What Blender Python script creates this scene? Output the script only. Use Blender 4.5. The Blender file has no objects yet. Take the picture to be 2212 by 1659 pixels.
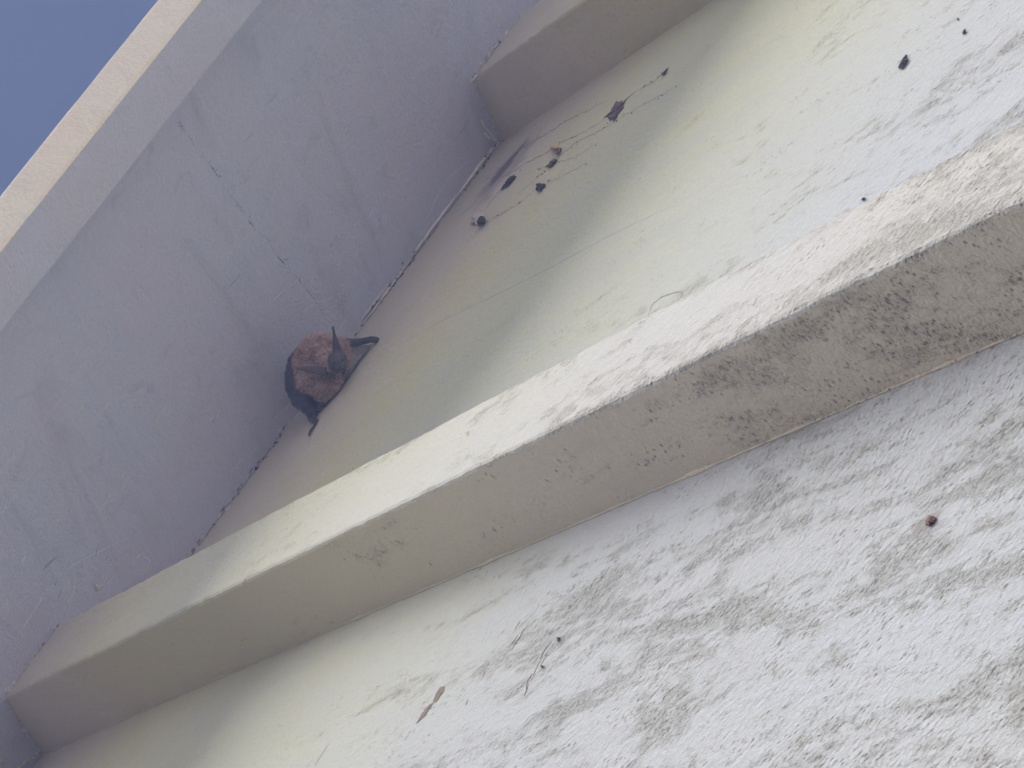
import bpy, bmesh, math, random
import numpy as np
from mathutils import Vector, Matrix, noise

random.seed(7)
scene = bpy.context.scene
COL = scene.collection

# ------------------------------------------------------------------ geometry of the view
# world: X along the wall, Y into the wall, Z up.  Camera stands 0.32 m from the wall, looking steeply up.
PPX, PPY, FPX = 1106.0, 829.5, 10000.0
_u = np.array([-2700.0 - PPX, 2830.0 - PPY, FPX])
_v2 = np.array([0.595, -0.804])
_t = -FPX * FPX / (_u[:2] @ _v2)
_v = np.array([*(_v2 * _t), FPX])
_u /= np.linalg.norm(_u); _v /= np.linalg.norm(_v); _n = np.cross(_u, _v)
M = np.array([_v, _n, _u])
RIGHT, DOWN, FWD = M @ np.array([1., 0, 0]), M @ np.array([0, 1., 0]), M @ np.array([0, 0, 1.])
CAM = np.array([-0.8, 0.0, 1.55])

cam_d = bpy.data.cameras.new('camera')
cam = bpy.data.objects.new('camera', cam_d); COL.objects.link(cam)
cam_d.sensor_width = 36.0
cam_d.lens = 36.0 * FPX / 2212.0
cam_d.clip_start = 0.05; cam_d.clip_end = 6000
_m = Matrix.Identity(4)
for i in range(3):
    _m[i][0] = RIGHT[i]; _m[i][1] = -DOWN[i]; _m[i][2] = -FWD[i]; _m[i][3] = CAM[i]
cam.matrix_world = _m
cam_d.dof.use_dof = True
cam_d.dof.focus_distance = 1.75
cam_d.dof.aperture_fstop = 210
scene.camera = cam

SUN_EL, SUN_AZ = math.radians(70), math.radians(50)   # azimuth from straight out of the wall towards +X
sd = Vector((math.sin(SUN_AZ) * math.cos(SUN_EL), -math.cos(SUN_AZ) * math.cos(SUN_EL), math.sin(SUN_EL)))
world = bpy.data.worlds.new('World'); scene.world = world; world.use_nodes = True
nt = world.node_tree; nt.nodes.clear()
wo = nt.nodes.new('ShaderNodeOutputWorld'); bg = nt.nodes.new('ShaderNodeBackground')
sky = nt.nodes.new('ShaderNodeTexSky'); sky.sky_type = 'NISHITA'; sky.sun_disc = False
sky.sun_elevation = SUN_EL
sky.sun_rotation = math.atan2(sd.x, sd.y)
sky.dust_density = 0.3; sky.air_density = 0.2; sky.ozone_density = 4.0; sky.altitude = 3500
bg.inputs['Strength'].default_value = 0.05
nt.links.new(sky.outputs[0], bg.inputs[0]); nt.links.new(bg.outputs[0], wo.inputs[0])
sun_d = bpy.data.lights.new('sun', 'SUN'); sun = bpy.data.objects.new('sun', sun_d); COL.objects.link(sun)
sun_d.energy = 4.1; sun_d.angle = math.radians(80); sun_d.color = (1.0, 0.955, 0.88)
sun.rotation_euler = sd.to_track_quat('Z', 'Y').to_euler()
scene.view_settings.view_transform = 'Standard'; scene.view_settings.look = 'None'
scene.view_settings.exposure = 1.28; scene.view_settings.gamma = 1.0
scene.view_settings.use_curve_mapping = False

# ------------------------------------------------------------------ planes of the place
A = 1.02                                   # fall of the soffit per metre out from the wall
SQ = math.sqrt(1 + A * A)
WY = 0.3192207                              # wall plane, relative to the camera
Z0 = 2.3015                                 # corner height, relative to the camera
TILT, XR_ = 0.05, 0.62                      # the corner climbs slightly along the wall
SV = np.array([0, 1, A]) / SQ               # up the soffit, towards the wall
OV = np.array([0, -A, 1]) / SQ              # square to the soffit, upwards
S_CORNER = float(np.array([0, WY, Z0]) @ SV)
C_OFF = Z0 - A * WY

def ray(x, y): return M @ (np.array([x - PPX, y - PPY, FPX]) / FPX)
def wp(x, y, o=0.0):                         # point on the wall, o metres out from it
    r = ray(x, y); return r * ((WY - o) / r[1]) + CAM
def ep(x, y, h=0.0):                         # point on the soffit, h metres below it
    r = ray(x, y); return r * ((C_OFF - TILT * XR_ - h * SQ) / (r[2] - A * r[1] - TILT * r[0])) + CAM
def sp(x, s, o=0.0):                         # soffit coordinates: x along, s up the slope, o above the plane
    base = SV * s + OV * (C_OFF / SQ + o)
    return np.array([x, base[1], base[2] + TILT * (x - CAM[0] - XR_)]) + np.array([0, CAM[1], CAM[2]])
WALL_Y = WY + CAM[1]; CORNER_Z = Z0 + CAM[2]
def soffit_z(y, x): return CORNER_Z - A * (WALL_Y - y) + TILT * (x - CAM[0] - XR_)
def fn(a, b=0.0, c=0.0): return noise.noise(Vector((a, b, c)))

# ------------------------------------------------------------------ object helpers
def tag(o, label=None, cat=None, group=None, kind=None):
    if label: o['label'] = label
    if cat: o['category'] = cat
    if group: o['group'] = group
    if kind: o['kind'] = kind
    return o
def empty(name, loc, label, cat, group=None):
    o = bpy.data.objects.new(name, None); COL.objects.link(o); o.location = Vector(loc)
    o.empty_display_size = 0.02
    return tag(o, label, cat, group)
def make(name, verts, faces, mat, parent=None, smooth=False, local=True):
    loc = Vector((0, 0, 0))
    if parent is not None:
        p = parent
        while p is not None:
            loc += p.location; p = p.parent
    elif local:
        loc = Vector([float(sum(v[i] for v in verts)) / len(verts) for i in range(3)])
    me = bpy.data.meshes.new(name)
    me.from_pydata([tuple(Vector(v) - loc) for v in verts], [], faces)
    me.update()
    bm = bmesh.new(); bm.from_mesh(me); bmesh.ops.recalc_face_normals(bm, faces=bm.faces); bm.to_mesh(me); bm.free()
    if smooth:
        me.polygons.foreach_set('use_smooth', [True] * len(me.polygons))
    if not isinstance(mat, (list, tuple)): mat = [mat]
    for m_ in mat: me.materials.append(m_)
    o = bpy.data.objects.new(name, me); COL.objects.link(o)
    if parent is not None: o.parent = parent
    else: o.location = loc
    return o
def box_pts(p8): return [list(p) for p in p8], [(0,1,2,3),(4,7,6,5),(0,4,5,1),(1,5,6,2),(2,6,7,3),(3,7,4,0)]

# ------------------------------------------------------------------ materials
class NB:
    def __init__(s, name):
        s.m = bpy.data.materials.new(name); s.m.use_nodes = True
        s.t = s.m.node_tree; s.b = s.t.nodes['Principled BSDF']
        s.geo = s.t.nodes.new('ShaderNodeNewGeometry')
    def n(s, typ, **k):
        q = s.t.nodes.new(typ)
        for a_, b_ in k.items(): setattr(q, a_, b_)
        return q
    def l(s, a_, b_): s.t.links.new(a_, b_)
    def setin(s, inp, v):
        if hasattr(v, 'is_output') or isinstance(v, bpy.types.NodeSocket): s.l(v, inp)
        else: inp.default_value = v
    def noise(s, scale, det=3, rough=0.55, loc=(0, 0, 0), dist=0.0):
        mp = s.n('ShaderNodeMapping'); mp.inputs['Scale'].default_value = scale; mp.inputs['Location'].default_value = loc
        s.l(s.geo.outputs['Position'], mp.inputs['Vector'])
        q = s.n('ShaderNodeTexNoise'); q.inputs['Scale'].default_value = 1.0
        q.inputs['Detail'].default_value = det; q.inputs['Roughness'].default_value = rough
        q.inputs['Distortion'].default_value = dist
        s.l(mp.outputs[0], q.inputs['Vector']); return q.outputs['Fac']
    def vor(s, scale, loc=(0, 0, 0), rnd=1.0):
        mp = s.n('ShaderNodeMapping'); mp.inputs['Scale'].default_value = scale; mp.inputs['Location'].default_value = loc
        s.l(s.geo.outputs['Position'], mp.inputs['Vector'])
        q = s.n('ShaderNodeTexVoronoi'); q.inputs['Scale'].default_value = 1.0; q.inputs['Randomness'].default_value = rnd
        s.l(mp.outputs[0], q.inputs['Vector']); return q
    def rng(s, v, a0, a1, b0=0.0, b1=1.0, smooth=True):
        q = s.n('ShaderNodeMapRange')
        if smooth: q.interpolation_type = 'SMOOTHSTEP'
        s.setin(q.inputs[0], v); s.setin(q.inputs[1], a0); s.setin(q.inputs[2], a1)
        s.setin(q.inputs[3], b0); s.setin(q.inputs[4], b1); return q.outputs[0]
    def math(s, op, a_, b_=0.0):
        q = s.n('ShaderNodeMath', operation=op); s.setin(q.inputs[0], a_); s.setin(q.inputs[1], b_); return q.outputs[0]
    def mix(s, f_, a_, b_):
        q = s.n('ShaderNodeMix', data_type='RGBA')
        s.setin(q.inputs[0], f_)
        s.setin(q.inputs[6], (*a_, 1) if isinstance(a_, tuple) else a_)
        s.setin(q.inputs[7], (*b_, 1) if isinstance(b_, tuple) else b_); return q.outputs[2]
    def sep(s):
        q = s.n('ShaderNodeSeparateXYZ'); s.l(s.geo.outputs['Position'], q.inputs[0]); return q.outputs
    def bump(s, h, strength, dist, nrm=None):
        q = s.n('ShaderNodeBump'); q.inputs['Strength'].default_value = 1.0
        s.setin(q.inputs['Strength'], strength); q.inputs['Distance'].default_value = dist
        s.l(h, q.inputs['Height'])
        if nrm is not None: s.l(nrm, q.inputs['Normal'])
        return q.outputs[0]
    def out(s, col, rough=0.6, nrm=None, spec=0.35):
        s.setin(s.b.inputs['Base Color'], (*col, 1) if isinstance(col, tuple) else col)
        s.setin(s.b.inputs['Roughness'], rough)
        s.b.inputs['Specular IOR Level'].default_value = spec
        if nrm is not None: s.l(nrm, s.b.inputs['Normal'])
        return s.m

def wall_mat(name, base=(0.555, 0.58, 0.58), seed=0.0, dens=0.0, worn=(0.455, 0.45, 0.39), stains=(), lift_col=(0.78, 0.75, 0.66), cast_k=1.0):
    b = NB(name)
    z = b.sep()['Z']
    tone = b.noise((9, 9, 2.2), 3, 0.5, (seed, 2, 2))
    low = b.rng(b.math('ADD', z, b.rng(tone, 0.3, 0.7, -0.12, 0.12)), 3.35, 2.6, 0.0, 1.0)   # weathering grows away from the shelter of the eave
    s1 = b.noise((40, 40, 8.5), 6, 0.72, (seed, 0, seed * 2), 0.5)
    s2 = b.noise((150, 150, 60), 4, 0.7, (seed, 5, 2), 0.1)
    streak = b.math('ADD', b.math('MULTIPLY', s1, 0.62), b.math('MULTIPLY', s2, 0.38))
    thr = b.math('SUBTRACT', 0.568 - dens, b.math('MULTIPLY', low, 0.072))
    mask = b.rng(b.math('SUBTRACT', streak, thr), -0.04, 0.085)
    mask = b.math('MULTIPLY', mask, b.rng(z, 3.75, 3.25, 0.15, 1.0))
    fine = b.noise((700, 700, 640), 3, 0.68, (seed, 3, 0), 0.0)
    mid = b.noise((300, 300, 260), 2, 0.5, (0, seed, 5), 0.0)
    grit0 = b.noise((160, 160, 130), 2, 0.6, (5, seed, 2))
    vv = b.vor((400, 400, 330), (seed, 0, 0))
    cell = b.noise((70, 70, 22), 3, 0.6, (seed + 4, 1, 1))
    pit_on = b.rng(b.math('ADD', b.math('ADD', cell, b.math('MULTIPLY', low, 0.10)), b.math('MULTIPLY', mask, 0.07)), 0.56, 0.70)
    pit = b.math('MULTIPLY', b.rng(vv.outputs['Distance'], b.rng(grit0, 0.3, 0.7, 0.20, 0.50), 0.08), pit_on)
    grit = b.noise((430, 430, 470), 3, 0.55, (2, seed, 1), 0.0)
    c = b.mix(b.rng(tone, 0.3, 0.7), base, tuple(x * y for x, y in zip(base, (0.95, 0.965, 1.0))))
    c = b.mix(b.math('MULTIPLY', mask, 0.5), c, worn)
    grit_on = b.math('MULTIPLY', b.rng(grit, 0.52, 0.66), b.math('ADD', b.math('MULTIPLY', mask, 0.95), b.math('MULTIPLY', low, 0.16)))
    c = b.mix(b.math('MULTIPLY', grit_on, 0.68), c, (0.21, 0.195, 0.16))
    smut = b.noise((60, 60, 16), 6, 0.74, (seed, 8, 3), 0.4)
    smut_on = b.math('MULTIPLY', b.rng(smut, 0.50, 0.74), b.math('ADD', 0.12, low))
    c = b.mix(b.math('MULTIPLY', smut_on, 0.22), c, (0.31, 0.30, 0.26))
    c = b.mix(b.math('MULTIPLY', pit, 0.78), c, (0.22, 0.185, 0.145))
    eave_lift = b.rng(b.math('ADD', z, b.rng(tone, 0.3, 0.7, -0.15, 0.15)), 3.2, 3.85)
    c = b.mix(eave_lift, c, b.mix(0.85, c, lift_col))              # paint made paler high up, lifting the wall in the eave's shade
    cast_n = b.math('MULTIPLY', b.rng(b.noise((4, 4, 2.0), 3, 0.5, (7, 7, seed)), 0.25, 0.7, 0.65, 1.0), b.rng(s1, 0.3, 0.65, 0.7, 1.0))
    cast_band = b.math('MULTIPLY', b.math('MULTIPLY', b.rng(z, 2.95, 3.45), b.rng(z, 3.93, 3.60)), cast_n)
    c = b.mix(b.math('MULTIPLY', cast_band, 0.85 * cast_k), c, (0.78, 0.77, 0.46))     # yellow-green colour cast painted as a band, paler to lift the shade
    bounce_top = b.math('MULTIPLY', b.rng(b.math('ADD', z, b.rng(smut, 0.3, 0.7, -0.06, 0.06)), 3.6, 3.82), 0.75)
    c = b.mix(bounce_top, c, (0.86, 0.79, 0.71))                       # pale reddish reflected light painted in near the soffit
    c = b.mix(b.rng(fine, 0.35, 0.7, 0.0, 0.10), c, (0.2, 0.19, 0.17))
    if stains:
        xyz = b.sep(); edge = b.noise((110, 110, 60), 3, 0.6, (1, 1, 1))
        for (cx, cz, rx, rz, an, col, k) in stains:       # rx along the axis turned by an from X, rz across
            u = b.math('SUBTRACT', xyz['X'], cx); w = b.math('SUBTRACT', xyz['Z'], cz)
            ca, sa = math.cos(an), math.sin(an)
            u, w = b.math('ADD', b.math('MULTIPLY', u, ca), b.math('MULTIPLY', w, sa)), b.math('SUBTRACT', b.math('MULTIPLY', w, ca), b.math('MULTIPLY', u, sa))
            d = b.math('SQRT', b.math('ADD', b.math('POWER', b.math('ABSOLUTE', b.math('DIVIDE', u, rx)), 2.0), b.math('POWER', b.math('ABSOLUTE', b.math('DIVIDE', w, rz)), 2.0)))
            d = b.math('ADD', d, b.rng(edge, 0.3, 0.7, -0.25, 0.25))
            c = b.mix(b.rng(d, 1.2, 0.5, 0.0, k), c, col)
    amt = b.math('ADD', b.math('ADD', 0.30, b.math('MULTIPLY', low, 0.30)), b.math('MULTIPLY', mask, 0.7))
    n1 = b.bump(fine, b.math('MULTIPLY', amt, 0.95), 0.0022)
    n2 = b.bump(mid, b.math('MULTIPLY', amt, 0.7), 0.0026, n1)
    inv = b.math('SUBTRACT', 1.0, pit)
    n3 = b.bump(inv, 0.6, 0.0012, n2)
    und = b.noise((14, 14, 3.5), 2, 0.5, (seed, 9, 1))
    n4 = b.bump(und, 0.35, 0.006, n3)
    return b.out(c, 0.68, n4, 0.25)

def soffit_mat(name, base, grime=0.42):
    b = NB(name)
    t = b.noise((16, 12, 12), 4, 0.6)
    f_ = b.noise((700, 520, 520), 3, 0.65)
    g = b.noise((38, 9, 9), 4, 0.6, (3, 1, 0), 0.5)
    g2 = b.noise((60, 60, 60), 5, 0.7, (9, 1, 4), 0.6)
    sc = b.noise((14, 120, 120), 3, 0.6, (1, 6, 0), 1.5)
    c = b.mix(b.rng(t, 0.3, 0.7), base, tuple(x * y for x, y in zip(base, (1.06, 0.97, 0.94))))
    c = b.mix(b.math('MULTIPLY', b.rng(g, 0.52, 0.76), grime), c, tuple(x * 0.66 for x in base))
    c = b.mix(b.math('MULTIPLY', b.rng(g2, 0.56, 0.72), grime * 0.7), c, tuple(x * 0.60 for x in base))
    c = b.mix(b.math('MULTIPLY', b.rng(sc, 0.64, 0.70), grime * 0.6), c, tuple(min(0.9, x * 1.25) for x in base))
    c = b.mix(b.rng(f_, 0.35, 0.7, 0.0, 0.14), c, tuple(x * 0.5 for x in base))
    n1 = b.bump(f_, 0.6, 0.0014)
    n2 = b.bump(g2, 0.6, 0.0022, n1)
    n3 = b.bump(g, 0.4, 0.004, n2)
    return b.out(c, 0.6, n3, 0.3)

def plain(name, col, rough=0.7, var=0.2, sc=300, bs=0.3, bd=0.001, spec=0.3):
    b = NB(name)
    t = b.noise((sc, sc, sc), 3, 0.6)
    c = b.mix(b.rng(t, 0.3, 0.7), tuple(x * (1 - var) for x in col), tuple(min(1, x * (1 + var)) for x in col))
    return b.out(c, rough, b.bump(t, bs, bd), spec)

_sa, _sb = wp(1130, 312), wp(1052, 408); _sc = (_sa + _sb) / 2; _kn = wp(2008, 1124)
_ax = _sa - _sb; _an = math.atan2(_ax[2], _ax[0]); _sh = wp(1094, 362 + 11) - wp(1094, 362)
_wd = abs(-_sh[0] * math.sin(_an) + _sh[2] * math.cos(_an)); _ln = 0.5 * math.hypot(_ax[0], _ax[2])
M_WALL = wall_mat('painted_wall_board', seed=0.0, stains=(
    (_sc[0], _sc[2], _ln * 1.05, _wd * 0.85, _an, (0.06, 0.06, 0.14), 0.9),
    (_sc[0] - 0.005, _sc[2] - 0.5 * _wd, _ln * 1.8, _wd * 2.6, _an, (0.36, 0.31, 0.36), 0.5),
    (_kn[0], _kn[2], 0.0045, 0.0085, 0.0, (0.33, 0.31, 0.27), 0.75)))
M_BAT = wall_mat('painted_batten', (0.59, 0.58, 0.525), seed=5.3, dens=0.025, cast_k=0.75, worn=(0.52, 0.49, 0.41))
M_BATSIDE = wall_mat('batten_side', (0.76, 0.70, 0.56), seed=2.1, dens=-0.02, worn=(0.66, 0.60, 0.47), lift_col=(0.74, 0.69, 0.60), cast_k=0.5)
M_SOF = soffit_mat('painted_soffit', (0.66, 0.71, 0.95))
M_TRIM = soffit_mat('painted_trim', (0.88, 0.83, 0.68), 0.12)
M_TRIM_SHADE = soffit_mat('trim_underside_shade', (0.66, 0.69, 0.86), 0.12)  # trim paint darkened and blued to put shade on the underside
M_DARK = plain('cavity_wood', (0.06, 0.05, 0.05))
M_CAULK = plain('paint_bead', (0.84, 0.82, 0.84), 0.5, 0.12, 500)
M_CRUST = plain('joint_crust', (0.60, 0.58, 0.62), 0.8, 0.2, 500)
M_DUSTCR = plain('crack_dust', (0.33, 0.33, 0.42), 0.9, 0.2, 500)
M_DARKDUST = plain('joint_dirt', (0.16, 0.15, 0.19), 0.9, 0.3, 500)
M_RUN = plain('paint_run', (0.74, 0.73, 0.66), 0.5, 0.06, 300)
M_WEB = plain('web_strand', (0.50, 0.46, 0.43), 0.9, 0.3, 700)
M_ROOF = plain('roof_deck', (0.12, 0.11, 0.10), 0.9, 0.3, 30)
M_GROUND = plain('gravel_ground', (0.66, 0.62, 0.54), 0.95, 0.12, 60, 0.6, 0.02)
M_DEBRIS = plain('dried_debris', (0.06, 0.05, 0.055), 0.9, 0.5, 900, 0.8, 0.001)
M_DEBRIS_B = plain('brown_debris', (0.20, 0.15, 0.14), 0.9, 0.5, 900, 0.8, 0.001)
M_SILK = plain('pale_silk', (0.72, 0.70, 0.66), 0.8, 0.1, 900)
M_DUSTSILK = plain('dusty_silk', (0.33, 0.30, 0.27), 0.9, 0.3, 700)
M_PEACH = plain('peach_silk', (0.75, 0.52, 0.38), 0.8, 0.15, 900)
M_BARE = plain('bare_wood', (0.26, 0.20, 0.14), 0.85, 0.25, 500)
M_RUST = plain('rusty_knot', (0.20, 0.10, 0.06), 0.9, 0.5, 700, 0.8, 0.001)
M_STAIN = plain('knot_stain', (0.46, 0.43, 0.37), 0.8, 0.2, 300)

# ------------------------------------------------------------------ ground
N_ = 48
gv = [(0, 0, 0)] + [(2500 * math.cos(2 * math.pi * i / N_), 2500 * math.sin(2 * math.pi * i / N_), 0) for i in range(N_)]
tag(make('ground', gv, [(0, i + 1, (i + 1) % N_ + 1) for i in range(N_)], M_GROUND, local=False), kind='structure')

# unseen dark floor sheet and tall block, added to dim the batten sides
M_DARKFLOOR = plain('dark_floor_brown', (0.25, 0.17, 0.10), 1.0, 0.4, 25, 0.8, 0.03)
M_BLOCKER = plain('blocker_brown', (0.12, 0.085, 0.06), 0.9, 0.2, 12, 0.5, 0.01)
tag(make('added_dark_floor', [(-30, -40, 0.004), (-1.15, -40, 0.004), (-1.15, WALL_Y, 0.004), (-30, WALL_Y, 0.004)], [(0, 1, 2, 3)], M_DARKFLOOR, local=False), kind='structure')
wv = [(-3.1, -4.2, 0), (-2.3, -4.2, 0), (-2.3, 0.30, 0), (-3.1, 0.30, 0)]
blocker = make('unseen_blocker', [tuple(p) for p in wv] + [(p[0], p[1], 5.2) for p in wv], [(0,1,2,3),(4,7,6,5),(0,4,5,1),(1,5,6,2),(2,6,7,3),(3,7,4,0)], M_BLOCKER)
tag(blocker, 'unseen brown blocker added to dim the batten sides, standing square to the batten wall', 'light blocker')

# ------------------------------------------------------------------ the wall: boards and battens
house = empty('house_wall', (-0.0, WALL_Y, 0), 'off-white painted board and batten house wall rising to the sloping soffit', 'wall')
BX = [0.5815 + CAM[0] + 0.4376 * k for k in range(-3, 5)]      # left edge of each batten
BW, BD = 0.050, 0.0385
for k in range(len(BX) - 1):
    x0, x1 = BX[k] + 0.026, BX[k + 1] + 0.024
    n = 24
    vs = [(x0, WALL_Y, 0.0), (x1, WALL_Y, 0.0), (x1, WALL_Y, CORNER_Z + 0.25), (x0, WALL_Y, CORNER_Z + 0.25),
          (x0, WALL_Y + 0.018, 0.0), (x1, WALL_Y + 0.018, 0.0), (x1, WALL_Y + 0.018, CORNER_Z + 0.25), (x0, WALL_Y + 0.018, CORNER_Z + 0.25)]
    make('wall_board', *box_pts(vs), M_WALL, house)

def batten(x0, seed, fine):
    """square-edged batten, slightly wavy where hand painted, cut to the slope of the soffit"""
    prof = [(0, 0.0), (0, 0.25), (0, 0.5), (0, 0.75), (0, 0.955), (0.012, 0.985), (0.04, 1.0),
            (0.25, 1.0), (0.5, 1.0), (0.75, 1.0), (0.965, 1.0), (0.99, 0.985), (1.0, 0.955), (1.0, 0.5), (1.0, 0.0)]
    zs = list(np.arange(0.0, 2.3, 0.1)) + list(np.arange(2.3, CORNER_Z - 0.06, 0.004 if fine else 0.03))
    vs, fs = [], []
    rows = len(zs) + 1
    for r in range(rows):
        top = r == rows - 1
        for j, (u, w) in enumerate(prof):
            z = zs[r] if not top else 0
            zz = z if not top else CORNER_Z
            edge = 1.0 if j in (4, 5, 6, 10, 11, 12) else 0.35
            wob = (fn(zz * 14, seed, j * 0.1) * 0.35 + fn(zz * 60, seed + 3, j * 0.2) * 0.35 + fn(zz * 190, seed + 8, j * 0.4) * 0.45 + max(0, fn(zz * 45, seed + 9) - 0.3) * 1.6) * 0.0009 * edge
            wob2 = (fn(zz * 18, seed + 20, j * 0.15) * 0.3 + fn(zz * 90, seed + 23, j * 0.2) * 0.5) * 0.0009 * edge
            x = x0 + u * BW + (wob if 0 < j < 14 else 0)
            y = WALL_Y - w * BD - (wob2 if 3 < j < 13 else 0) + (0.0005 if w == 0 else 0)
            if top: z = soffit_z(y, x) - 0.0005
            vs.append((x, y, z))
    P = len(prof)
    for r in range(rows - 1):
        for j in range(P - 1):
            a_ = r * P + j; fs.append((a_, a_ + 1, a_ + P + 1, a_ + P))
    fs.append(tuple(range(P))); fs.append(tuple(reversed([(rows - 1) * P + j for j in range(P)])))
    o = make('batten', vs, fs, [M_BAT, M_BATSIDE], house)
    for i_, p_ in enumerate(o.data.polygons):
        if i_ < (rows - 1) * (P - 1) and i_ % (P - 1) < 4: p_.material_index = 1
    return o
for k, x in enumerate(BX):
    batten(x, 3.7 * k + 1, k in (3, 4))

# ------------------------------------------------------------------ the eave: soffit panels, fascia, roof deck
eave = empty('roof_eave', (0.0, WALL_Y - 0.1, CORNER_Z), 'blue-grey painted sloping eave soffit edged by a pale square trim board', 'eave')
XL, XR = BX[0] - 0.1, BX[-1] + 0.1
S_TRIM = 1.586
# joint between the two soffit panels in view runs from the trim to the bat, wandering a little
joint = [(385, 262), (402, 287), (430, 325), (462, 368), (498, 420), (520, 450), (545, 487), (580, 520), (600, 556), (634, 590), (664, 628), (690, 664), (716, 700)]
def joint_curve(n=90):
    pts = [ep(*p) for p in joint]
    L = []
    for i in range(n + 1):
        t = i / n * (len(pts) - 1); k = min(int(t), len(pts) - 2); q = pts[k] + (pts[k + 1] - pts[k]) * (t - k)
        x = q[0] + fn(i * 0.35, 4) * 0.0012
        s = float((q - np.array([0, CAM[1], CAM[2] + TILT * (q[0] - CAM[0] - XR_)])) @ SV)
        L.append((x, s))
    return L
JC = joint_curve()
JC = [(JC[0][0] - 0.001, S_TRIM)] + JC
s_in = lambda x: S_CORNER - 0.0003 - max(0.0, 0.0009 * (fn(x * 30, 2) + 0.15) + 0.0009 * fn(x * 110, 5))
JC = [p for p in JC if p[1] < S_CORNER - 0.004]
JC.append((JC[-1][0] + 0.001, s_in(JC[-1][0])))
def panel(left, right, th=0.010):
    """left/right: lists of (x, s) from trim side to wall side, inner edge ragged along the wall"""
    xa, xb = left[-1][0], right[-1][0]
    n = max(2, int((xb - xa) / 0.004)) if xb - xa < 1.2 else 30
    inner = [(xa + (xb - xa) * i / n, s_in(xa + (xb - xa) * i / n)) for i in range(1, n)]
    loop = left + inner + right[::-1]
    N = len(loop)
    vs = [sp(x, s, 0) for x, s in loop] + [sp(x, s, th) for x, s in loop]
    fs = [tuple(range(N)), tuple(reversed(range(N, 2 * N)))] + [(i, (i + 1) % N, (i + 1) % N + N, i + N) for i in range(N)]
    return make('soffit_panel', vs, fs, M_SOF, eave)
gapw = lambda i: 0.00004 + max(0.0, 0.00055 * (fn(i * 0.23, 9) + 0.06))
jl = [(x - gapw(i), s) for i, (x, s) in enumerate(JC)]
jr = [(x + gapw(i + 40), s) for i, (x, s) in enumerate(JC)]
panel([(JC[0][0] - 1.0, S_TRIM), (JC[0][0] - 1.0, s_in(JC[0][0] - 1.0))], jl)
panel(jr, [(JC[0][0] + 1.1, S_TRIM), (JC[0][0] + 1.1, s_in(JC[0][0] + 1.1))])
for xa, xb in ((XL, JC[0][0] - 1.001), (JC[0][0] + 1.101, XR)):
    panel([(xa, S_TRIM), (xa, s_in(xa))], [(xb, S_TRIM), (xb, s_in(xb))])

def trim():
    S0, S1, OB, OT = 1.5631, 1.6006, -0.028, -0.0064
    prof = [(S1, -0.0004), (S1, OB * 0.5), (S1, OB + 0.0008), (S1 - 0.0008, OB), (S0 + 0.02, OB), (S0 + 0.0012, OB), (S0, OB + 0.0012), (S0, OT - 0.010), (S0, OT - 0.001), (S0 + 0.001, OT), (S0 + 0.012, -0.0004)]
    xs = np.concatenate([np.arange(XL, -0.3, 0.1), np.arange(-0.3, 0.45, 0.005), np.arange(0.45, XR, 0.1)])
    vs, fs = [], []
    P = len(prof)
    for x in xs:
        for j, (s, o) in enumerate(prof):
            w_ = (fn(x * 14, j * 0.2, 1) * 0.0006 + fn(x * 80, j * 0.4, 2) * 0.0003)
            if j in (1, 2, 3): w_ += 0.0005 * max(0, fn(x * 45, 6) - 0.25) * 4
            vs.append(sp(x, s + w_, o + w_ * 0.4 * (1 if j not in (0, 10) else 0)))
    for r in range(len(xs) - 1):
        for j in range(P):
            a_ = r * P + j; b_ = r * P + (j + 1) % P; fs.append((a_, b_, b_ + P, a_ + P))
    fs.append(tuple(range(P))); fs.append(tuple(reversed([(len(xs) - 1) * P + j for j in range(P)])))
    o = make('trim_board', vs, fs, [M_TRIM, M_TRIM_SHADE], eave)
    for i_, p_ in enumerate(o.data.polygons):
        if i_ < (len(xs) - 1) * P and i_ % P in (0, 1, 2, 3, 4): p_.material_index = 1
    return o
tag(trim(), 'pale square-edged trim board along the outer edge of the soffit')
rv = [sp(x, s, o) for (s, o) in ((1.655, 0.014), (3.6, 0.014), (3.6, 0.045), (1.665, 0.045)) for x in (XL, XR)]
make('roof_deck', [rv[0], rv[1], rv[3], rv[2], rv[6], rv[7], rv[5], rv[4]], [(0,1,2,3),(7,6,5,4),(0,4,5,1),(1,5,6,2),(2,6,7,3),(3,7,4,0)], M_ROOF, eave)

# ------------------------------------------------------------------ ribbons and beads lying on a surface
def tube(name, pts, rad, nrm, mat, parent=None, flat=0.5, sides=6, wob=0.0, seed=0.0):
    """irregular flattened bead along world points; rad: list of half widths; nrm: surface normal"""
    pts = [np.array(p, float) for p in pts]; nrm = np.array(nrm, float)
    vs, fs = [], []
    for i, p in enumerate(pts):
        d = pts[min(i + 1, len(pts) - 1)] - pts[max(i - 1, 0)]; d /= (np.linalg.norm(d) + 1e-12)
        side = np.cross(d, nrm); side /= (np.linalg.norm(side) + 1e-12)
        r_ = rad[i]
        for j in range(sides):
            an = 2 * math.pi * j / sides
            k = 1 + wob * fn(i * 0.8 + seed, j * 1.3, seed)
            vs.append(p + side * math.cos(an) * r_ * k + nrm * math.sin(an) * r_ * flat * k)
    for i in range(len(pts) - 1):
        for j in range(sides):
            a_ = i * sides + j; b_ = i * sides + (j + 1) % sides
            fs.append((a_, b_, b_ + sides, a_ + sides))
    fs.append(tuple(range(sides))); fs.append(tuple(reversed([(len(pts) - 1) * sides + j for j in range(sides)])))
    return make(name, vs, fs, mat, parent, smooth=True)
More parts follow.
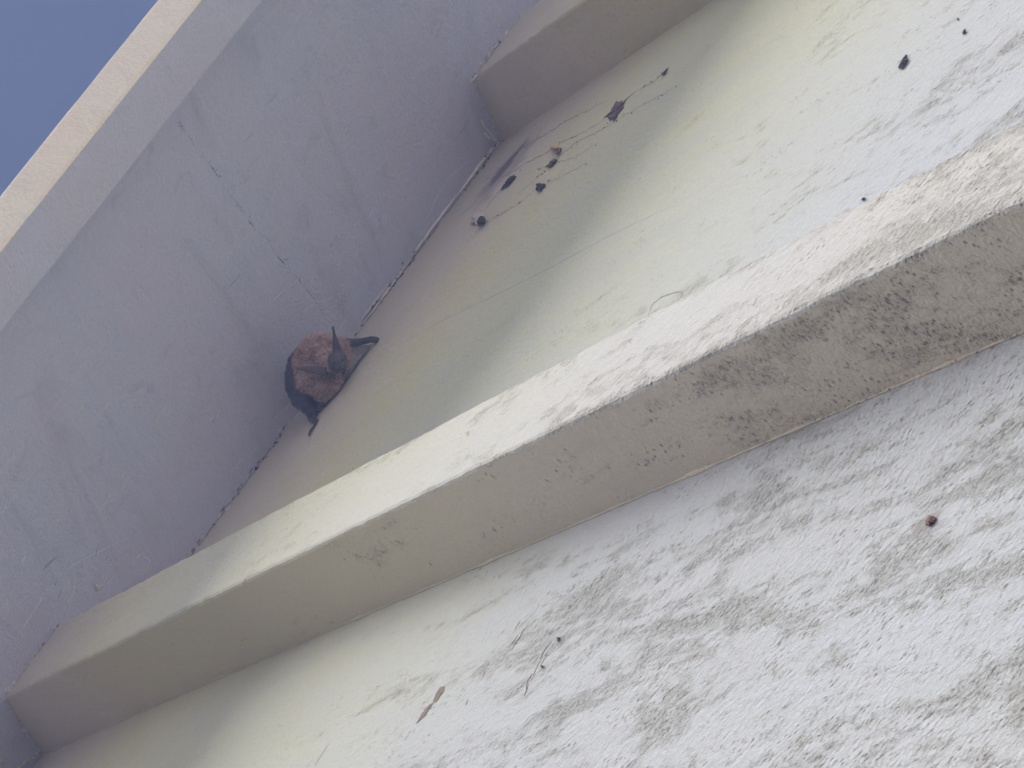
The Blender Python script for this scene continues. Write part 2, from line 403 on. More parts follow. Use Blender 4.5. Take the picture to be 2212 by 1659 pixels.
def resample(px, n):
    px = [np.array(p, float) for p in px]
    L = [0]
    for a_, b_ in zip(px, px[1:]): L.append(L[-1] + np.linalg.norm(b_ - a_))
    out = []
    for i in range(n + 1):
        t = L[-1] * i / n; k = 0
        while k < len(px) - 2 and L[k + 1] < t: k += 1
        out.append(px[k] + (px[k + 1] - px[k]) * ((t - L[k]) / max(1e-9, L[k + 1] - L[k])))
    return out
WN = np.array([0, -1.0, 0]); EN = -OV
def line(name, px, w, on, mat, parent=None, n=None, taper=True, jit=0.0, seed=0.0, flat=0.5, wob=0.5, off=0.0):
    """a strand whose pixel trace is cast onto the wall ('w') or the soffit ('e'); w in mm half width"""
    n = n or max(4, int(sum(math.dist(a_, b_) for a_, b_ in zip(px, px[1:])) / 12))
    q = resample(px, n)
    pts = [(wp(*p, off) if on == 'w' else ep(*p, off)) for p in q]
    nr = WN if on == 'w' else EN
    out, rad = [], []
    for i, p in enumerate(pts):
        out.append(p + np.array([1, 0, 0.3 if on == 'w' else 0]) * fn(i * 0.6 + seed, seed) * jit * 0.001)
        tp = math.sin(math.pi * min(1, max(0, (i + 0.35) / (n + 0.7)))) ** 0.5 if taper else 1
        rad.append(w * 0.001 * tp * (1 + 0.5 * fn(i * 0.5, seed + 4)))
    return tube(name, out, rad, nr, mat, parent, flat, 6, wob, seed)

# paint ridges, wrinkles and bead pieces that belong to wall and soffit
def corner_px(y): return 1075 - (y - 310) / 1.3645
def bead(ya, yb, w, dx=0.0, seed=0.0, on='e', mat=None, jit=1.0):
    px = [(corner_px(y) + dx + 1.5 * fn(y * 0.05, seed), y) for y in np.linspace(ya, yb, max(4, int(abs(yb - ya) / 14)))]
    return line('paint_bead', px, w, on, mat or M_CAULK, eave, seed=seed, jit=jit, flat=0.9, wob=0.8)
for i, (ya, yb, w, dx) in enumerate(((318, 420, 1.3, -5), (420, 545, 0.9, -8), (395, 500, 0.5, 3), (560, 700, 0.55, -5), (610, 690, 0.4, -16),
                                     (885, 960, 0.5, -4), (930, 1080, 0.5, -3), (985, 1190, 0.4, 1))):
    bead(ya, yb, w, dx, seed=i * 2.3)
# beads where the battens meet the soffit
def bead_px(px, w, seed, on='e', mat=None, off=0.0):
    return line('paint_bead', px, w, on, mat or M_CAULK, eave, seed=seed, jit=0.6, flat=0.9, wob=0.9, off=off)
B2 = lambda px, w, sd, o=BD: line('paint_bead', px, w, 'w', M_CAULK, eave, seed=sd, jit=0.5, flat=0.8, wob=0.9, off=o)
B2([(1008, 174), (1022, 156), (1040, 132), (1058, 108), (1076, 82), (1088, 62)], 1.0, 31, BD + 0.001)
B2([(1012, 178), (1022, 172), (1030, 160)], 0.8, 32, BD + 0.001)
bead_px([(1038, 258), (1052, 280), (1068, 300), (1082, 312)], 0.7, 33)
bead_px([(1045, 286), (1058, 299), (1072, 304)], 0.8, 34)
bead_px([(12, 1504), (48, 1460), (92, 1400), (140, 1348)], 0.5, 35)
bead_px([(62, 1570), (84, 1596), (96, 1622), (88, 1640)], 1.0, 36)
bead_px([(30, 1668), (60, 1640), (84, 1632)], 0.7, 37)
for i, (a_, b_) in enumerate((((1048, 128), (1054, 118)), ((1059, 112), (1063, 106)), ((1066, 100), (1074, 88)), ((1024, 164), (1030, 157)))):
    line('crevice', [a_, b_], 0.8, 'w', M_DUSTSILK, eave, n=5, seed=i, off=BD + 0.0022, flat=0.3)
# hair cracks along the corner
for i, (ya, yb, w, dx) in enumerate(((330, 470, 0.35, 1), (480, 640, 0.25, -1), (640, 700, 0.35, -9), (890, 1000, 0.3, -1), (1000, 1190, 0.55, -2), (1100, 1200, 0.35, -7))):
    px = [(corner_px(y) + dx + 3 * fn(y * 0.04, i * 3.0), y) for y in np.linspace(ya, yb, 14)]
    line('crack', px, w, 'e', M_DARK, eave, seed=50 + i, jit=1.4, flat=0.25, wob=0.9)
def crust(name, samples, size, mat, parent, seed):
    random.seed(seed); vs, fs = [], []
    for p, nr in samples:
        r_ = size * random.uniform(0.35, 1.3) * 0.001; b0 = len(vs)
        t1 = np.array([1.0, 0, 0]); t2 = np.cross(nr, t1); t2 /= np.linalg.norm(t2)
        el_ = random.uniform(0.8, 3.2)
        for k in range(6):
            a_ = k * math.pi / 3; q = random.uniform(0.6, 1.25)
            vs.append(p + t1 * math.cos(a_) * r_ * q * el_ + t2 * math.sin(a_) * r_ * q - nr * 0.0003)
        vs.append(p + nr * r_ * random.uniform(0.4, 0.9)); fs += [(b0 + k, b0 + (k + 1) % 6, b0 + 6) for k in range(6)]
    return tag(make(name, vs, fs, mat, parent), kind='stuff')
def corner_samples(n, x0, x1, spread, seed):
    random.seed(seed); out = []
    while len(out) < n:
        x = random.uniform(x0, x1)
        if fn(x * 22, seed) < random.uniform(-0.25, 0.35): continue
        d = abs(random.gauss(0, spread))
        if random.random() < 0.6: out.append((sp(x, S_CORNER - 0.0006 - d, 0.0), EN))
        else: out.append((np.array([x, WALL_Y, soffit_z(WALL_Y, x) - 0.0006 - d]), WN))
    return out
crust('joint_crust', corner_samples(170, CAM[0] + 0.63, CAM[0] + 1.03, 0.0016, 5), 1.0, M_CRUST, eave, 6)
crust('joint_dirt', corner_samples(190, CAM[0] + 0.63, CAM[0] + 1.03, 0.0022, 8), 0.8, M_DARKDUST, eave, 7)
def batten_end(n, x0, seed):
    random.seed(seed); out = []
    for _ in range(n):
        if random.random() < 0.5:
            x = x0 + random.uniform(-0.001, BW); y = WALL_Y - BD - abs(random.gauss(0, 0.0012))
        else: x = x0 - abs(random.gauss(0, 0.0012)); y = WALL_Y - random.uniform(0, BD)
        out.append((np.array([x, y, soffit_z(y, x)]), EN))
    return out
random.seed(77); jd = []
while len(jd) < 150:
    i_ = random.randrange(2, len(JC) - 2)
    if fn(i_ * 0.19, 3) < random.uniform(-0.2, 0.3): continue
    jd.append((sp(JC[i_][0] + random.gauss(0, 0.0011), JC[i_][1] + random.gauss(0, 0.001), 0.0), EN))
crust('crack_edge', jd[:75], 0.55, M_SOF, eave, 71); crust('crack_edge', jd[75:], 0.5, M_DUSTCR, eave, 72)
for k in (3, 4):
    crust('joint_crust', batten_end(46, BX[k], 20 + k), 1.5, M_CRUST, eave, 30 + k)
    crust('joint_dirt', batten_end(14, BX[k], 40 + k), 0.8, M_DARKDUST, eave, 50 + k)
for k, x in ((3, BX[3]), (4, BX[4])):
    zs = np.arange(2.35, CORNER_Z - 0.01, 0.0035)
    pts = [np.array([x - 0.0002 + 0.0006 * fn(z * 60, k), WALL_Y - 0.0003, z]) for z in zs]
    rad = [0.0004 + 0.0014 * max(0, fn(z * 25, k + 5) - 0.1) + 0.0006 * max(0, fn(z * 90, k)) for z in zs]
    tube('paint_bead', pts, rad, WN, M_BATSIDE, house, 0.9, 6, 0.5, k)
# scratches and wrinkles on the soffit
SC = [([(120, 1252), (160, 1222), (210, 1195), (262, 1172), (292, 1162)], 0.45, M_SOF),
      ([(40, 1372), (62, 1338), (84, 1305), (92, 1290)], 0.35, M_CAULK),
      ([(128, 1340), (140, 1310), (160, 1280), (162, 1255)], 0.35, M_CAULK),
      ([(94, 1378), (104, 1356), (126, 1330), (132, 1340)], 0.5, M_SOF),
      ([(150, 1368), (158, 1330), (170, 1318)], 0.4, M_SOF),
      ([(300, 1245), (316, 1232), (322, 1214)], 0.3, M_CAULK),
      ([(955, 405), (975, 378), (1000, 358), (1024, 344)], 0.25, M_CAULK),
      ([(925, 470), (940, 432), (962, 402)], 0.25, M_CAULK),
      ([(570, 680), (590, 650), (618, 625), (640, 612)], 0.35, M_SOF),
      ([(515, 492), (540, 500), (556, 486)], 0.4, M_SOF),
      ([(730, 716), (742, 698), (752, 684)], 0.3, M_CAULK),
      ([(590, 905), (608, 892), (630, 868)], 0.3, M_CAULK),
      ([(530, 1000), (548, 975), (566, 950)], 0.35, M_CAULK),
      ([(100, 910), (150, 870), (180, 850)], 0.3, M_SOF), ([(330, 742), (352, 722), (380, 712)], 0.3, M_SOF)]
random.seed(5)
for q_ in range(11):
    x_ = random.uniform(30, 330); y_ = random.uniform(1180, 1420) if x_ < 200 else random.uniform(1120, 1260)
    l_ = random.uniform(10, 38); an_ = random.uniform(-1.35, -0.7)
    SC.append(([(x_, y_), (x_ + l_ * 0.5 * math.cos(an_) + random.uniform(-3, 3), y_ + l_ * 0.5 * math.sin(an_)), (x_ + l_ * math.cos(an_), y_ + l_ * math.sin(an_))], random.uniform(0.2, 0.45), random.choice((M_SOF, M_CAULK, M_DUSTCR))))
for q_ in range(7):
    x_ = random.uniform(250, 1050); y_ = random.uniform(60, 760)
    if x_ > corner_px(y_) - 60 or x_ < (1035 - y_) / 1.34 - 200: continue
    l_ = random.uniform(12, 50); an_ = random.uniform(-1.2, -0.7)
    SC.append(([(x_, y_), (x_ + l_ * 0.5 * math.cos(an_) + 2, y_ + l_ * 0.5 * math.sin(an_)), (x_ + l_ * math.cos(an_), y_ + l_ * math.sin(an_))], random.uniform(0.15, 0.3), random.choice((M_SOF, M_DUSTCR))))
for i, (px, w, mt) in enumerate(SC):
    line('scratch', px, w, 'e', mt, eave, seed=70 + i * 1.7, jit=0.5, flat=0.5)
# a long pale paint run down the wall board and small paint lips
line('paint_run', [(868, 742), (960, 690), (1075, 635), (1200, 572), (1310, 512), (1400, 468), (1500, 425)], 0.35, 'w', M_RUN, house, seed=3, jit=0.8, flat=0.5)
line('paint_run', [(640, 900), (700, 870), (760, 842)], 0.3, 'w', M_RUN, house, seed=5, jit=0.5, flat=0.4)
line('paint_lip', [(1400, 683), (1408, 660), (1428, 642), (1455, 632), (1474, 629), (1474, 640), (1462, 650)], 0.45, 'w', M_STAIN, house, seed=6, jit=0.3, flat=0.6)
line('paint_run', [(680, 1655), (698, 1625), (712, 1604)], 0.35, 'w', M_STAIN, house, seed=8, jit=0.5)

# ------------------------------------------------------------------ flat chips and flakes on the wall
def patch(name, px, on, th, mat, parent=None, dom=0.6, seed=0.0, off=0.0, rag=0.0):
    """closed outline cast onto a surface, given thickness and a domed middle"""
    q = [np.array(p, float) for p in px]
    if rag:
        q2 = []
        for i in range(len(q)):
            a_, b_ = q[i], q[(i + 1) % len(q)]
            for t in (0.0, 0.33, 0.66): q2.append(a_ + (b_ - a_) * t)
        m_ = sum(q2) / len(q2)
        q = [m_ + (p - m_) * (1 + rag * fn(i * 1.31 + seed, seed * 2.1)) for i, p in enumerate(q2)]
    cx = sum(q) / len(q)
    cast = (lambda p, o: wp(*p, o)) if on == 'w' else (lambda p, o: ep(*p, o))
    N = len(q); vs, fs = [], []
    rings = [(1.0, -0.0004), (1.0, th * 0.35), (0.72, th * 0.8), (0.35, th)]
    for ri, (k, o) in enumerate(rings):
        for i, p in enumerate(q):
            j = 1 + (0.10 + rag * 0.6) * fn(i * 1.7 + seed, ri * 0.9) * (1 if ri else 0)
            vs.append(cast(cx + (p - cx) * k * j, off + o * (1 + ((0.35 + rag) * fn(i * 2.1, seed, ri) if ri else 0))))
    for r_ in range(len(rings) - 1):
        for i in range(N): fs.append((r_ * N + i, r_ * N + (i + 1) % N, (r_ + 1) * N + (i + 1) % N, (r_ + 1) * N + i))
    vs.append(cast(cx, off + th)); c_ = len(vs) - 1
    for i in range(N): fs.append(((len(rings) - 1) * N + i, (len(rings) - 1) * N + (i + 1) % N, c_))
    fs.append(tuple(reversed(range(N))))
    return make(name, vs, fs, mat, parent)

# bare sliver of peeled paint low on the wall
patch('peeled_patch', [(961, 1482), (959, 1493), (951, 1503), (946, 1512), (940, 1519), (935, 1516), (938, 1507), (943, 1495), (951, 1484)], 'w', 0.0003, M_BARE, house, seed=1)
patch('peeled_patch', [(937, 1517), (933, 1524), (929, 1528), (921, 1542), (914, 1550), (907, 1556), (899, 1564), (905, 1551), (911, 1542), (919, 1530), (928, 1521)], 'w', 0.0003, M_BARE, house, seed=2)
line('crack', [(963, 1480), (945, 1502), (936, 1518), (924, 1536), (912, 1549), (898, 1562)], 0.28, 'w', M_DEBRIS_B, house, seed=9, jit=0.5)
# peeled slivers right of it
for i, px in enumerate(([(1192, 1385), (1180, 1400), (1172, 1412), (1168, 1424)], [(1170, 1425), (1160, 1440), (1152, 1462), (1146, 1470)],
                        [(1150, 1455), (1142, 1468), (1138, 1478), (1136, 1490)], [(1142, 1475), (1138, 1492), (1132, 1504)],
                        [(1122, 1380), (1130, 1362), (1140, 1352)], [(1098, 1400), (1108, 1388), (1118, 1374)], [(1186, 1414), (1176, 1424), (1168, 1438)],
                        [(1106, 1404), (1112, 1392), (1126, 1372)], [(1048, 1450), (1043, 1462)], [(1012, 1510), (1006, 1524)], [(1112, 1360), (1124, 1342)])):
    line('crack', px, 0.38, 'w', M_BARE, house, seed=20 + i, jit=1.0, wob=0.9)

# ------------------------------------------------------------------ loose things stuck to wall and soffit (each a thing)
def lump(name, px, on, th, mat, label, cat, group=None, seed=0.0, extra=None):
    q = [np.array(p, float) for p in px]; c = sum(q) / len(q)
    base = wp(*c) if on == 'w' else ep(*c)
    if extra is None:
        o = patch(name, px, on, th, mat, None, seed=seed, rag=0.5); return tag(o, label, cat, group)
    e = empty(name, base, label, cat, group)
    patch('clump', px, on, th, mat, e, seed=seed, rag=0.5)
    extra(e)
    return e
SP = 'debris caught in cobweb under the eave'
lump('debris_clump', [(1346, 222), (1352, 214), (1345, 232), (1338, 240), (1332, 252), (1326, 263), (1320, 258), (1313, 257), (1310, 250), (1316, 242), (1322, 234), (1328, 224), (1334, 218)], 'w', 0.0013, M_DEBRIS_B,
     'mottled brown elongated debris clump with a thin tail, below the upper batten', 'debris', SP, 3,
     lambda e: [line('tail', [(1346, 222), (1356, 212), (1372, 198)], 0.35, 'w', M_DEBRIS_B, e, seed=3), line('fragment', [(1318, 262), (1322, 252), (1330, 246)], 0.8, 'w', M_DEBRIS, e, seed=4)])
lump('debris_clump', [(1156, 397), (1166, 394), (1177, 398), (1174, 406), (1168, 412), (1160, 413), (1156, 405)], 'w', 0.0014, M_DEBRIS,
     'small dark triangular clump hanging alone in the web strands', 'debris', SP, 5)
lump('debris_clump', [(1180, 358), (1188, 349), (1198, 344), (1203, 345), (1196, 354), (1190, 361), (1184, 364)], 'w', 0.0014, M_DEBRIS_B,
     'small grey-brown clump just above the dark triangular one', 'debris', SP, 6)
lump('debris_clump', [(1110, 378), (1104, 381), (1096, 387), (1090, 396), (1084, 404), (1080, 412), (1087, 407), (1096, 402), (1104, 394), (1110, 385)], 'w', 0.0012, M_DEBRIS,
     'long dark ragged clump beside the dark stain under the upper batten end', 'debris', SP, 8,
     lambda e: [line('tail', [(1083, 408), (1072, 420), (1060, 436), (1050, 452)], 0.4, 'w', M_DUSTSILK, e, seed=13)])
lump('debris_speck', [(1438, 150), (1442, 146), (1436, 158), (1430, 162), (1429, 159)], 'w', 0.0015, M_DEBRIS_B,
     'tiny brown fleck at the upper end of the cobweb strands', 'debris', SP, 9)
# egg sac: pale rim, dark dome
e_ = empty('egg_sac', wp(1034, 476), 'round dark egg sac with a bright white rim near the soffit corner', 'egg sac')
patch('pale_rim', [(1018, 468), (1023, 460), (1032, 457), (1043, 461), (1046, 472), (1040, 482), (1030, 487), (1022, 482), (1018, 486), (1016, 480), (1022, 476)], 'w', 0.002, M_SILK, e_, seed=2)
patch('dark_dome', [(1032, 470), (1038, 465), (1045, 467), (1049, 474), (1046, 481), (1039, 486), (1032, 486), (1029, 479)], 'w', 0.0035, M_DEBRIS, e_, seed=6)
# peach silk tuft
e_ = empty('silk_tuft', wp(1198, 318), 'small peach coloured silk tuft in the cobweb strands on the wall', 'silk tuft')
patch('tuft', [(1188, 316), (1194, 312), (1203, 314), (1211, 318), (1207, 324), (1196, 323), (1190, 321)], 'w', 0.004, M_PEACH, e_, seed=2)
patch('tuft', [(1204, 316), (1212, 319), (1208, 330), (1200, 332), (1203, 324)], 'w', 0.003, M_DUSTSILK, e_, seed=4)
# cobweb strands
cw = empty('cobweb', wp(1200, 350), 'dusty cobweb strands stretched on the wall below the upper batten end', 'cobweb')
strands = [[(1310, 252), (1290, 268), (1260, 286), (1215, 306), (1180, 330), (1140, 350), (1095, 378), (1060, 398)],
           [(1310, 216), (1270, 238), (1220, 262), (1180, 290), (1130, 318), (1088, 350)],
           [(1372, 198), (1410, 178), (1440, 152)],
           [(1330, 262), (1290, 285), (1240, 310), (1195, 352)],
           [(1184, 362), (1150, 394), (1118, 420)],
           [(1156, 410), (1120, 440), (1080, 462), (1046, 480)],
           [(1290, 310), (1250, 335), (1200, 352), (1160, 365)],
           [(1470, 180), (1420, 210), (1380, 232), (1330, 262)],
           [(1178, 400), (1220, 378), (1270, 350)], [(1046, 486), (1072, 470), (1100, 452), (1135, 430)]]
for i, s_ in enumerate(strands):
    line('strand', s_, 0.26 if i in (0, 1, 3) else 0.15, 'w', M_WEB, cw, n=40, seed=i * 1.9, jit=2.2, flat=0.35, wob=1.2, off=0.0003)
random.seed(21); sm_ = []
for i in range(70):
    st_ = random.choice(strands[:9]); k = random.randrange(len(st_) - 1); t = random.random()
    x = st_[k][0] + (st_[k + 1][0] - st_[k][0]) * t + random.gauss(0, 3); y = st_[k][1] + (st_[k + 1][1] - st_[k][1]) * t + random.gauss(0, 3)
    sm_.append((wp(x, y, 0.0002), WN))
crust('crumbs', sm_, 0.42, M_DEBRIS_B, cw, 22)

# soffit bits
patch_b = lambda px, lab, sd, mt=M_SILK: lump('paint_flake', px, 'e', 0.0012, mt, lab, 'paint flake', 'pale flakes stuck to the soffit', sd)
patch_b([(462, 908), (464, 900), (470, 889), (475, 886), (473, 896), (466, 905), (460, 912), (457, 910)], 'pale pointed flake on the soffit left of the bat', 1, M_CAULK)
patch_b([(206, 1262), (213, 1264), (216, 1272), (209, 1279), (206, 1274), (210, 1270)], 'small white flake on the soffit near the lower left', 2)
e_ = line('silk_thread', [(307, 1196), (312, 1206), (320, 1207), (325, 1214), (322, 1219)], 0.5, 'e', M_CAULK, None, seed=2)
tag(e_, 'short curled pale thread on the soffit above the lower batten', 'thread')
patch_b([(0, 1640), (8, 1642), (12, 1652), (4, 1652), (-4, 1646)], 'white flake at the lower left corner by the wall', 3)

# wall specks
def speck(px, lab, sd, mt=M_DEBRIS, th=0.0010, grp='dark specks on the wall'):
    return lump('debris_speck', px, 'w', th, mt, lab, 'debris', grp, sd)
speck([(1958, 119), (1960, 128), (1954, 138), (1949, 147), (1942, 150), (1939, 145), (1944, 136), (1948, 127), (1953, 121)], 'large black seed-like speck, biggest on the upper right wall', 1, th=0.0014)
speck([(2084, 62), (2086, 67), (2082, 74), (2078, 72), (2080, 66)], 'small black speck near the upper right corner of the wall', 2)
speck([(2068, 38), (2071, 40), (2069, 43), (2066, 41)], 'tiniest black speck near the upper right corner', 3)
speck([(1202, 1376), (1209, 1377), (1208, 1382), (1204, 1384)], 'small dark speck left of the upper rough patch on the lower wall', 4)
speck([(1166, 1437), (1173, 1437), (1174, 1441), (1170, 1442)], 'small dark speck below the peeled slivers on the lower wall', 5)
speck([(1864, 426), (1868, 427), (1864, 433), (1860, 431)], 'dark speck sitting on the upper edge of the lower batten', 6)
speck([(500, 1214), (503, 1215), (502, 1219), (499, 1218)], 'single tiny dark dot on the face of the lower batten', 7, th=0.001)
# rusty knot with stain
speck([(2000, 1124), (2006, 1114), (2016, 1116), (2022, 1122), (2016, 1128), (2010, 1130), (2006, 1136), (2000, 1132)], 'rust-brown knot with a grey halo on the lower right wall', 8, M_RUST, 0.0012, None)
# ------------------------------------------------------------------ the bat
def bp(cx, cy, k):                            # a point of the roost: bearing (from the close view of the bat) and distance
    px, py = (1000 + cx / 2.765) * 0.553, (1180 + cy / 2.765) * 0.553
    r = ray(px, py); return r * (k / float(r @ FWD)) + CAM
UNIT = 4.8e-5                                 # metres per unit of the close view at the bat
bat = empty('bat', bp(700, 700, 2.41), 'reddish brown bat with dark face and wings, hanging in the corner under the soffit', 'bat')
def mat_bat():
    b = NB('bat_skin')
    at = b.n('ShaderNodeAttribute'); at.attribute_name = 'furry'
    f1 = b.noise((900, 900, 900), 3, 0.6); f2 = b.noise((220, 220, 220), 3, 0.6)
    fur = b.mix(b.rng(f1, 0.3, 0.7), (0.23, 0.15, 0.145), (0.52, 0.36, 0.34))
    fur = b.mix(b.math('MULTIPLY', b.rng(f2, 0.42, 0.62), 0.75), fur, (0.17, 0.105, 0.11))
    skin = b.mix(b.rng(f2, 0.3, 0.7), (0.022, 0.024, 0.042), (0.055, 0.050, 0.072))
    c = b.mix(at.outputs['Fac'], skin, fur)
    return b.out(c, b.rng(at.outputs['Fac'], 0, 1, 0.42, 0.85), b.bump(f1, 0.5, 0.0008), 0.4)
M_BATSKIN = mat_bat()
M_FUR = plain('bat_fur', (0.46, 0.32, 0.30), 0.8, 0.35, 500)
M_MEMB = plain('wing_skin', (0.045, 0.046, 0.062), 0.45, 0.3, 400, 0.5)
M_EAR = plain('ear_skin', (0.055, 0.045, 0.07), 0.5, 0.3, 400)
prims = []                                    # (center, 3 axes scaled, furry)
def ell(cx, cy, k, rx, ry, rz, tilt=0.0, furry=1.0):
    c, s = math.cos(tilt), math.sin(tilt)
    ax = (RIGHT * c + DOWN * s) * rx * UNIT; ay = (-RIGHT * s + DOWN * c) * ry * UNIT; az = FWD * rz * UNIT
    prims.append((bp(cx, cy, k), ax, ay, az, furry))
def chain(pts, furry=0.0, step=0.35):
    for (a_, b_) in zip(pts, pts[1:]):
        L = math.dist(a_[:2], b_[:2]) + abs(a_[2] - b_[2]) / UNIT
        n = max(2, int(L / (max(10, min(a_[3], b_[3])) * step * 2)))
        for i in range(n + 1):
            t = i / n; q = [a_[j] + (b_[j] - a_[j]) * t for j in range(4)]
            ell(q[0], q[1], q[2], q[3], q[3], q[3], 0, furry)
ell(680, 690, 2.412, 272, 340, 400, -0.12)            # trunk
ell(610, 520, 2.400, 150, 150, 180); ell(740, 450, 2.401, 140, 95, 160, 0.1); ell(520, 660, 2.404, 95, 150, 150)
ell(900, 500, 2.403, 95, 120, 160, 0.2); ell(965, 600, 2.405, 60, 130, 140)
ell(560, 860, 2.398, 125, 110, 150, 0.4); ell(700, 900, 2.396, 120, 95, 150, -0.2); ell(820, 900, 2.399, 95, 130, 140, 0.5); ell(740, 985, 2.402, 110, 70, 130, -0.3)
ell(620, 770, 2.396, 110, 70, 140, 0.1)
ell(800, 640, 2.388, 150, 140, 190)                    # head
ell(878, 630, 2.380, 108, 128, 100, 0.15, 0.12)        # dark face
ell(920, 690, 2.377, 62, 72, 80, 0.5, 0.12)            # muzzle
ell(938, 722, 2.373, 24, 20, 28, 0.5, 0.0)             # nose
ell(790, 625, 2.385, 80, 60, 60, 0.1, 0.3)
ell(730, 770, 2.384, 150, 30, 70, 0.12, 0.2); ell(850, 770, 2.380, 70, 24, 50, -0.3, 0.1)      # dark throat fold
for t_ in np.linspace(0, 1, 14):                       # upright ear, thin tip to broad base
    ell(830 + 52 * t_, 272 + 270 * t_, 2.372 + 0.007 * t_, 15 + 52 * t_ ** 1.7, 24, 12 + 12 * t_, 0, 0.08)
for t_ in np.linspace(0, 1, 14):                       # sideways ear
    ell(448 + 290 * t_, 716 + 26 * t_, 2.375 + 0.005 * t_, 26, 12 + 42 * math.sin(1.9 * t_), 13, 0, 0.12)
# left folded wing hugging the trunk, dark crescent
chain([(600, 400, 2.425, 40), (500, 500, 2.425, 62), (410, 640, 2.425, 80), (385, 780, 2.424, 86), (400, 920, 2.422, 96), (470, 1050, 2.42, 105), (560, 1100, 2.418, 118), (700, 1095, 2.415, 80), (780, 1050, 2.41, 40)])
chain([(560, 1120, 2.412, 105), (600, 1190, 2.408, 70), (605, 1262, 2.400, 44), (664, 1308, 2.388, 38), (640, 1362, 2.383, 36), (596, 1392, 2.380, 24), (572, 1440, 2.374, 14)])
ell(612, 1262, 2.392, 30, 26, 34, 0, 0.0)
ell(540, 1050, 2.398, 34, 30, 40, 0, 0.0)
# right forearm to the wrist, then the folded finger lying on the wall
chain([(890, 470, 2.402, 70), (985, 440, 2.406, 56), (1060, 440, 2.41, 48), (1150, 424, 2.411, 40), (1250, 402, 2.409, 38), (1300, 410, 2.408, 38), (1305, 440, 2.412, 22)])
ell(1250, 388, 2.402, 26, 20, 26, 0, 0.0)
chain([(1300, 440, 2.417, 18), (1230, 520, 2.413, 12), (1130, 610, 2.409, 12), (1080, 690, 2.407, 14), (1030, 790, 2.404, 15), (960, 890, 2.402, 18), (880, 980, 2.401, 22), (800, 1070, 2.402, 30), (700, 1150, 2.405, 36)])
# feet gripping the corner
for fx in (640, 760):
    chain([(fx, 700, 2.43, 40), (fx + 5, 690, 2.45, 22)])

sb = bmesh.new(); bmesh.ops.create_icosphere(sb, subdivisions=2, radius=1.0)
sv = np.array([v.co[:] for v in sb.verts]); sf = [tuple(v.index for v in f.verts) for f in sb.faces]; sb.free()
allv, allf = [], []
for c, ax, ay, az, fu in prims:
    o_ = len(allv); B = np.array([ax, ay, az])
    allv += list(c + sv @ B); allf += [tuple(i + o_ for i in f) for f in sf]
tmp = make('body', allv, allf, M_BATSKIN, bat)
md = tmp.modifiers.new('r', 'REMESH'); md.mode = 'VOXEL'; md.voxel_size = 0.00045; md.adaptivity = 0
sm = tmp.modifiers.new('s', 'SMOOTH'); sm.factor = 0.5; sm.iterations = 4
dg = bpy.context.evaluated_depsgraph_get(); dg.update()
bm_ = bpy.data.meshes.new_from_object(tmp.evaluated_get(dg))
tmp.modifiers.clear(); old = tmp.data; tmp.data = bm_; bpy.data.meshes.remove(old); bm_.name = 'body'
if not bm_.materials: bm_.materials.append(M_BATSKIN)
nv = len(bm_.vertices); co = np.empty(nv * 3); bm_.vertices.foreach_get('co', co); co = co.reshape(-1, 3)
no = np.empty(nv * 3); bm_.vertices.foreach_get('normal', no); no = no.reshape(-1, 3)
wco = co + np.array(bat.location)
best = np.full(nv, 1e9); fur_a = np.zeros(nv)
for c, ax, ay, az, fu in prims:
    d = wco - c
    q = np.sqrt((d @ ax / (ax @ ax)) ** 2 + (d @ ay / (ay @ ay)) ** 2 + (d @ az / (az @ az)) ** 2)
    dist = (q - 1) * min(np.linalg.norm(ax), np.linalg.norm(ay), np.linalg.norm(az))
    m = dist < best; best[m] = dist[m]; fur_a[m] = fu
# keep every vertex clear of the wall and soffit, and ruffle the fur
for i in range(nv):
    p = wco[i]
    if fur_a[i] > 0.5:
        p = p + no[i] * (0.0010 * fn(*(p * 260)) + 0.0006 * fn(*(p * 600)) + 0.0004 * fn(*(p * 1200)))
    if p[1] > WALL_Y - 0.0006: p[1] = WALL_Y - 0.0006
    lim = soffit_z(p[1], p[0]) - 0.0006
    if p[2] > lim: p[2] = lim
    co[i] = p - np.array(bat.location)
bm_.vertices.foreach_set('co', co.reshape(-1))
at = bm_.attributes.new('furry', 'FLOAT', 'POINT'); at.data.foreach_set('value', fur_a.astype(np.float32))
bm_.polygons.foreach_set('use_smooth', [True] * len(bm_.polygons)); bm_.update()
# fur: short tapering blades, combed away from the head
fv, ff = [], []
idx = [i for i in range(nv) if fur_a[i] > 0.5]
head = bp(830, 660, 2.37)
random.seed(3)
for i in random.sample(idx, min(7000, len(idx))):
    p = co[i] + np.array(bat.location); n_ = no[i]
    away = p - head; away /= np.linalg.norm(away)
    d = n_ * 0.75 + away * 0.6 + np.array([random.uniform(-.4, .4) for _ in range(3)]); d /= np.linalg.norm(d)
    sd_ = np.cross(d, n_ + 0.01); sd_ /= np.linalg.norm(sd_) + 1e-9
    L = random.uniform(0.0010, 0.0028); w = 0.00016
    tip = p + d * L
    if tip[1] > WALL_Y - 0.0004 or tip[2] > soffit_z(tip[1], tip[0]) - 0.0004: continue
    b0 = len(fv); fv += [p - sd_ * w, p + sd_ * w, tip]; ff.append((b0, b0 + 1, b0 + 2))
tag(make('fur', fv, ff, M_FUR, bat), kind='stuff')
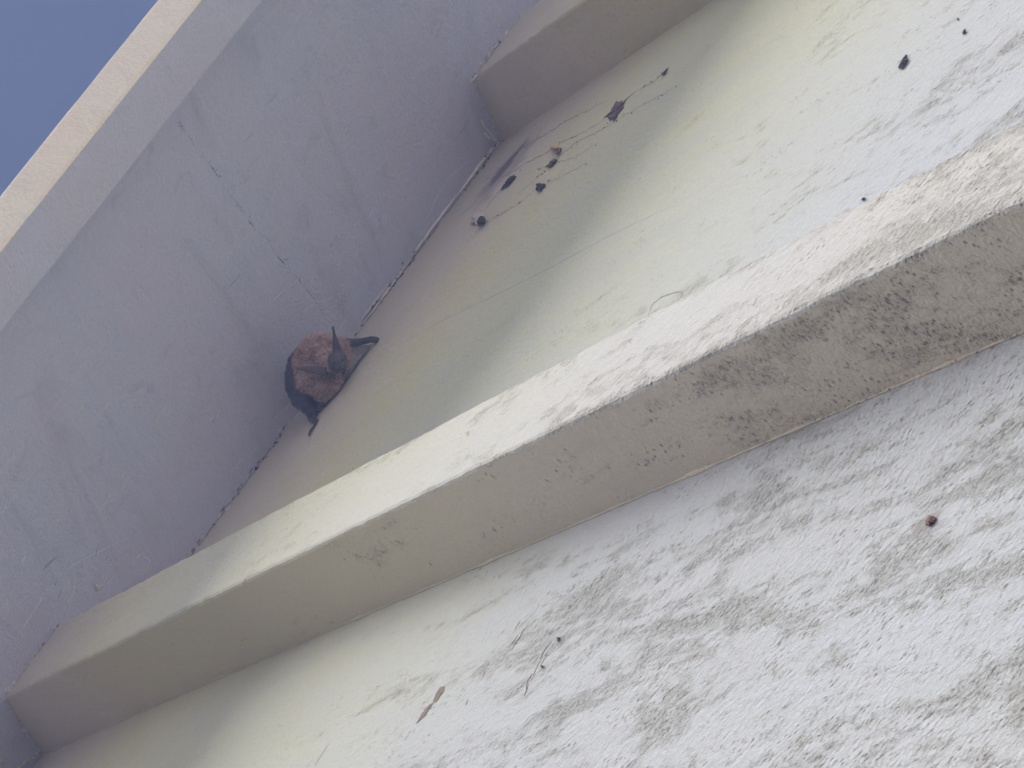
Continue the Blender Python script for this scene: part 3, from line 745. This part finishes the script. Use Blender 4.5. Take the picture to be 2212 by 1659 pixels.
# wing membrane between body, forearm and finger
edge_in = [(1010, 480, 2.408), (1000, 600, 2.406), (990, 700, 2.404), (960, 800, 2.403), (900, 900, 2.403), (830, 990, 2.403)]
edge_out = [(1290, 450, 2.4165), (1190, 560, 2.411), (1085, 680, 2.407), (1030, 790, 2.404), (940, 910, 2.402), (830, 1035, 2.402)]
vs, fs = [], []
K = 6
for t in (0, 1):
    for i in range(len(edge_in)):
        for j in range(K + 1):
            q = [edge_in[i][m] + (edge_out[i][m] - edge_in[i][m]) * j / K for m in range(3)]
            vs.append(bp(q[0], q[1], q[2] + 0.003 * math.sin(math.pi * j / K) + 0.0003 * t))
S = len(edge_in) * (K + 1)
for i in range(len(edge_in) - 1):
    for j in range(K):
        a0 = i * (K + 1) + j; fs.append((a0, a0 + 1, a0 + K + 2, a0 + K + 1)); fs.append((S + a0, S + a0 + K + 1, S + a0 + K + 2, S + a0 + 1))
M_TMEMB = plain('thin_wing_skin', (0.26, 0.25, 0.27), 0.5, 0.2, 400, 0.5)
for i, v_ in enumerate(vs):
    if v_[1] > WALL_Y - 0.0008: v_[1] = WALL_Y - 0.0008 - (0.0003 if i < S else 0)
make('wing_membrane', vs, fs, M_TMEMB, bat, smooth=True)
for a_ in ((845, 665, 2.3722), (935, 625, 2.3732)):
    c = bp(*a_); make('eye', list(c + sv * 14 * UNIT), sf, plain('bat_eye', (0.01, 0.01, 0.012), 0.15, 0.1), bat, smooth=True)

# ------------------------------------------------------------------ pale blue air that veils the far end of the view
HX, HT = 2600.0, 6.2
hv = [(-HX, -HX, -1), (HX, -HX, -1), (HX, HX, -1), (-HX, HX, -1), (-HX, -HX, HT), (HX, -HX, HT), (HX, HX, HT), (-HX, HX, HT)]
mh = bpy.data.materials.new('haze'); mh.use_nodes = True; t_ = mh.node_tree; t_.nodes.clear()
o_ = t_.nodes.new('ShaderNodeOutputMaterial'); v_ = t_.nodes.new('ShaderNodeVolumePrincipled')
v_.inputs['Density'].default_value = 0.05; v_.inputs['Anisotropy'].default_value = 0.3
v_.inputs['Color'].default_value = (0.42, 0.54, 1.0, 1)
t_.links.new(v_.outputs[0], o_.inputs['Volume'])
tag(make('haze', hv, [(0, 3, 2, 1), (4, 5, 6, 7), (0, 1, 5, 4), (1, 2, 6, 5), (2, 3, 7, 6), (3, 0, 4, 7)], mh, local=False), kind='stuff')
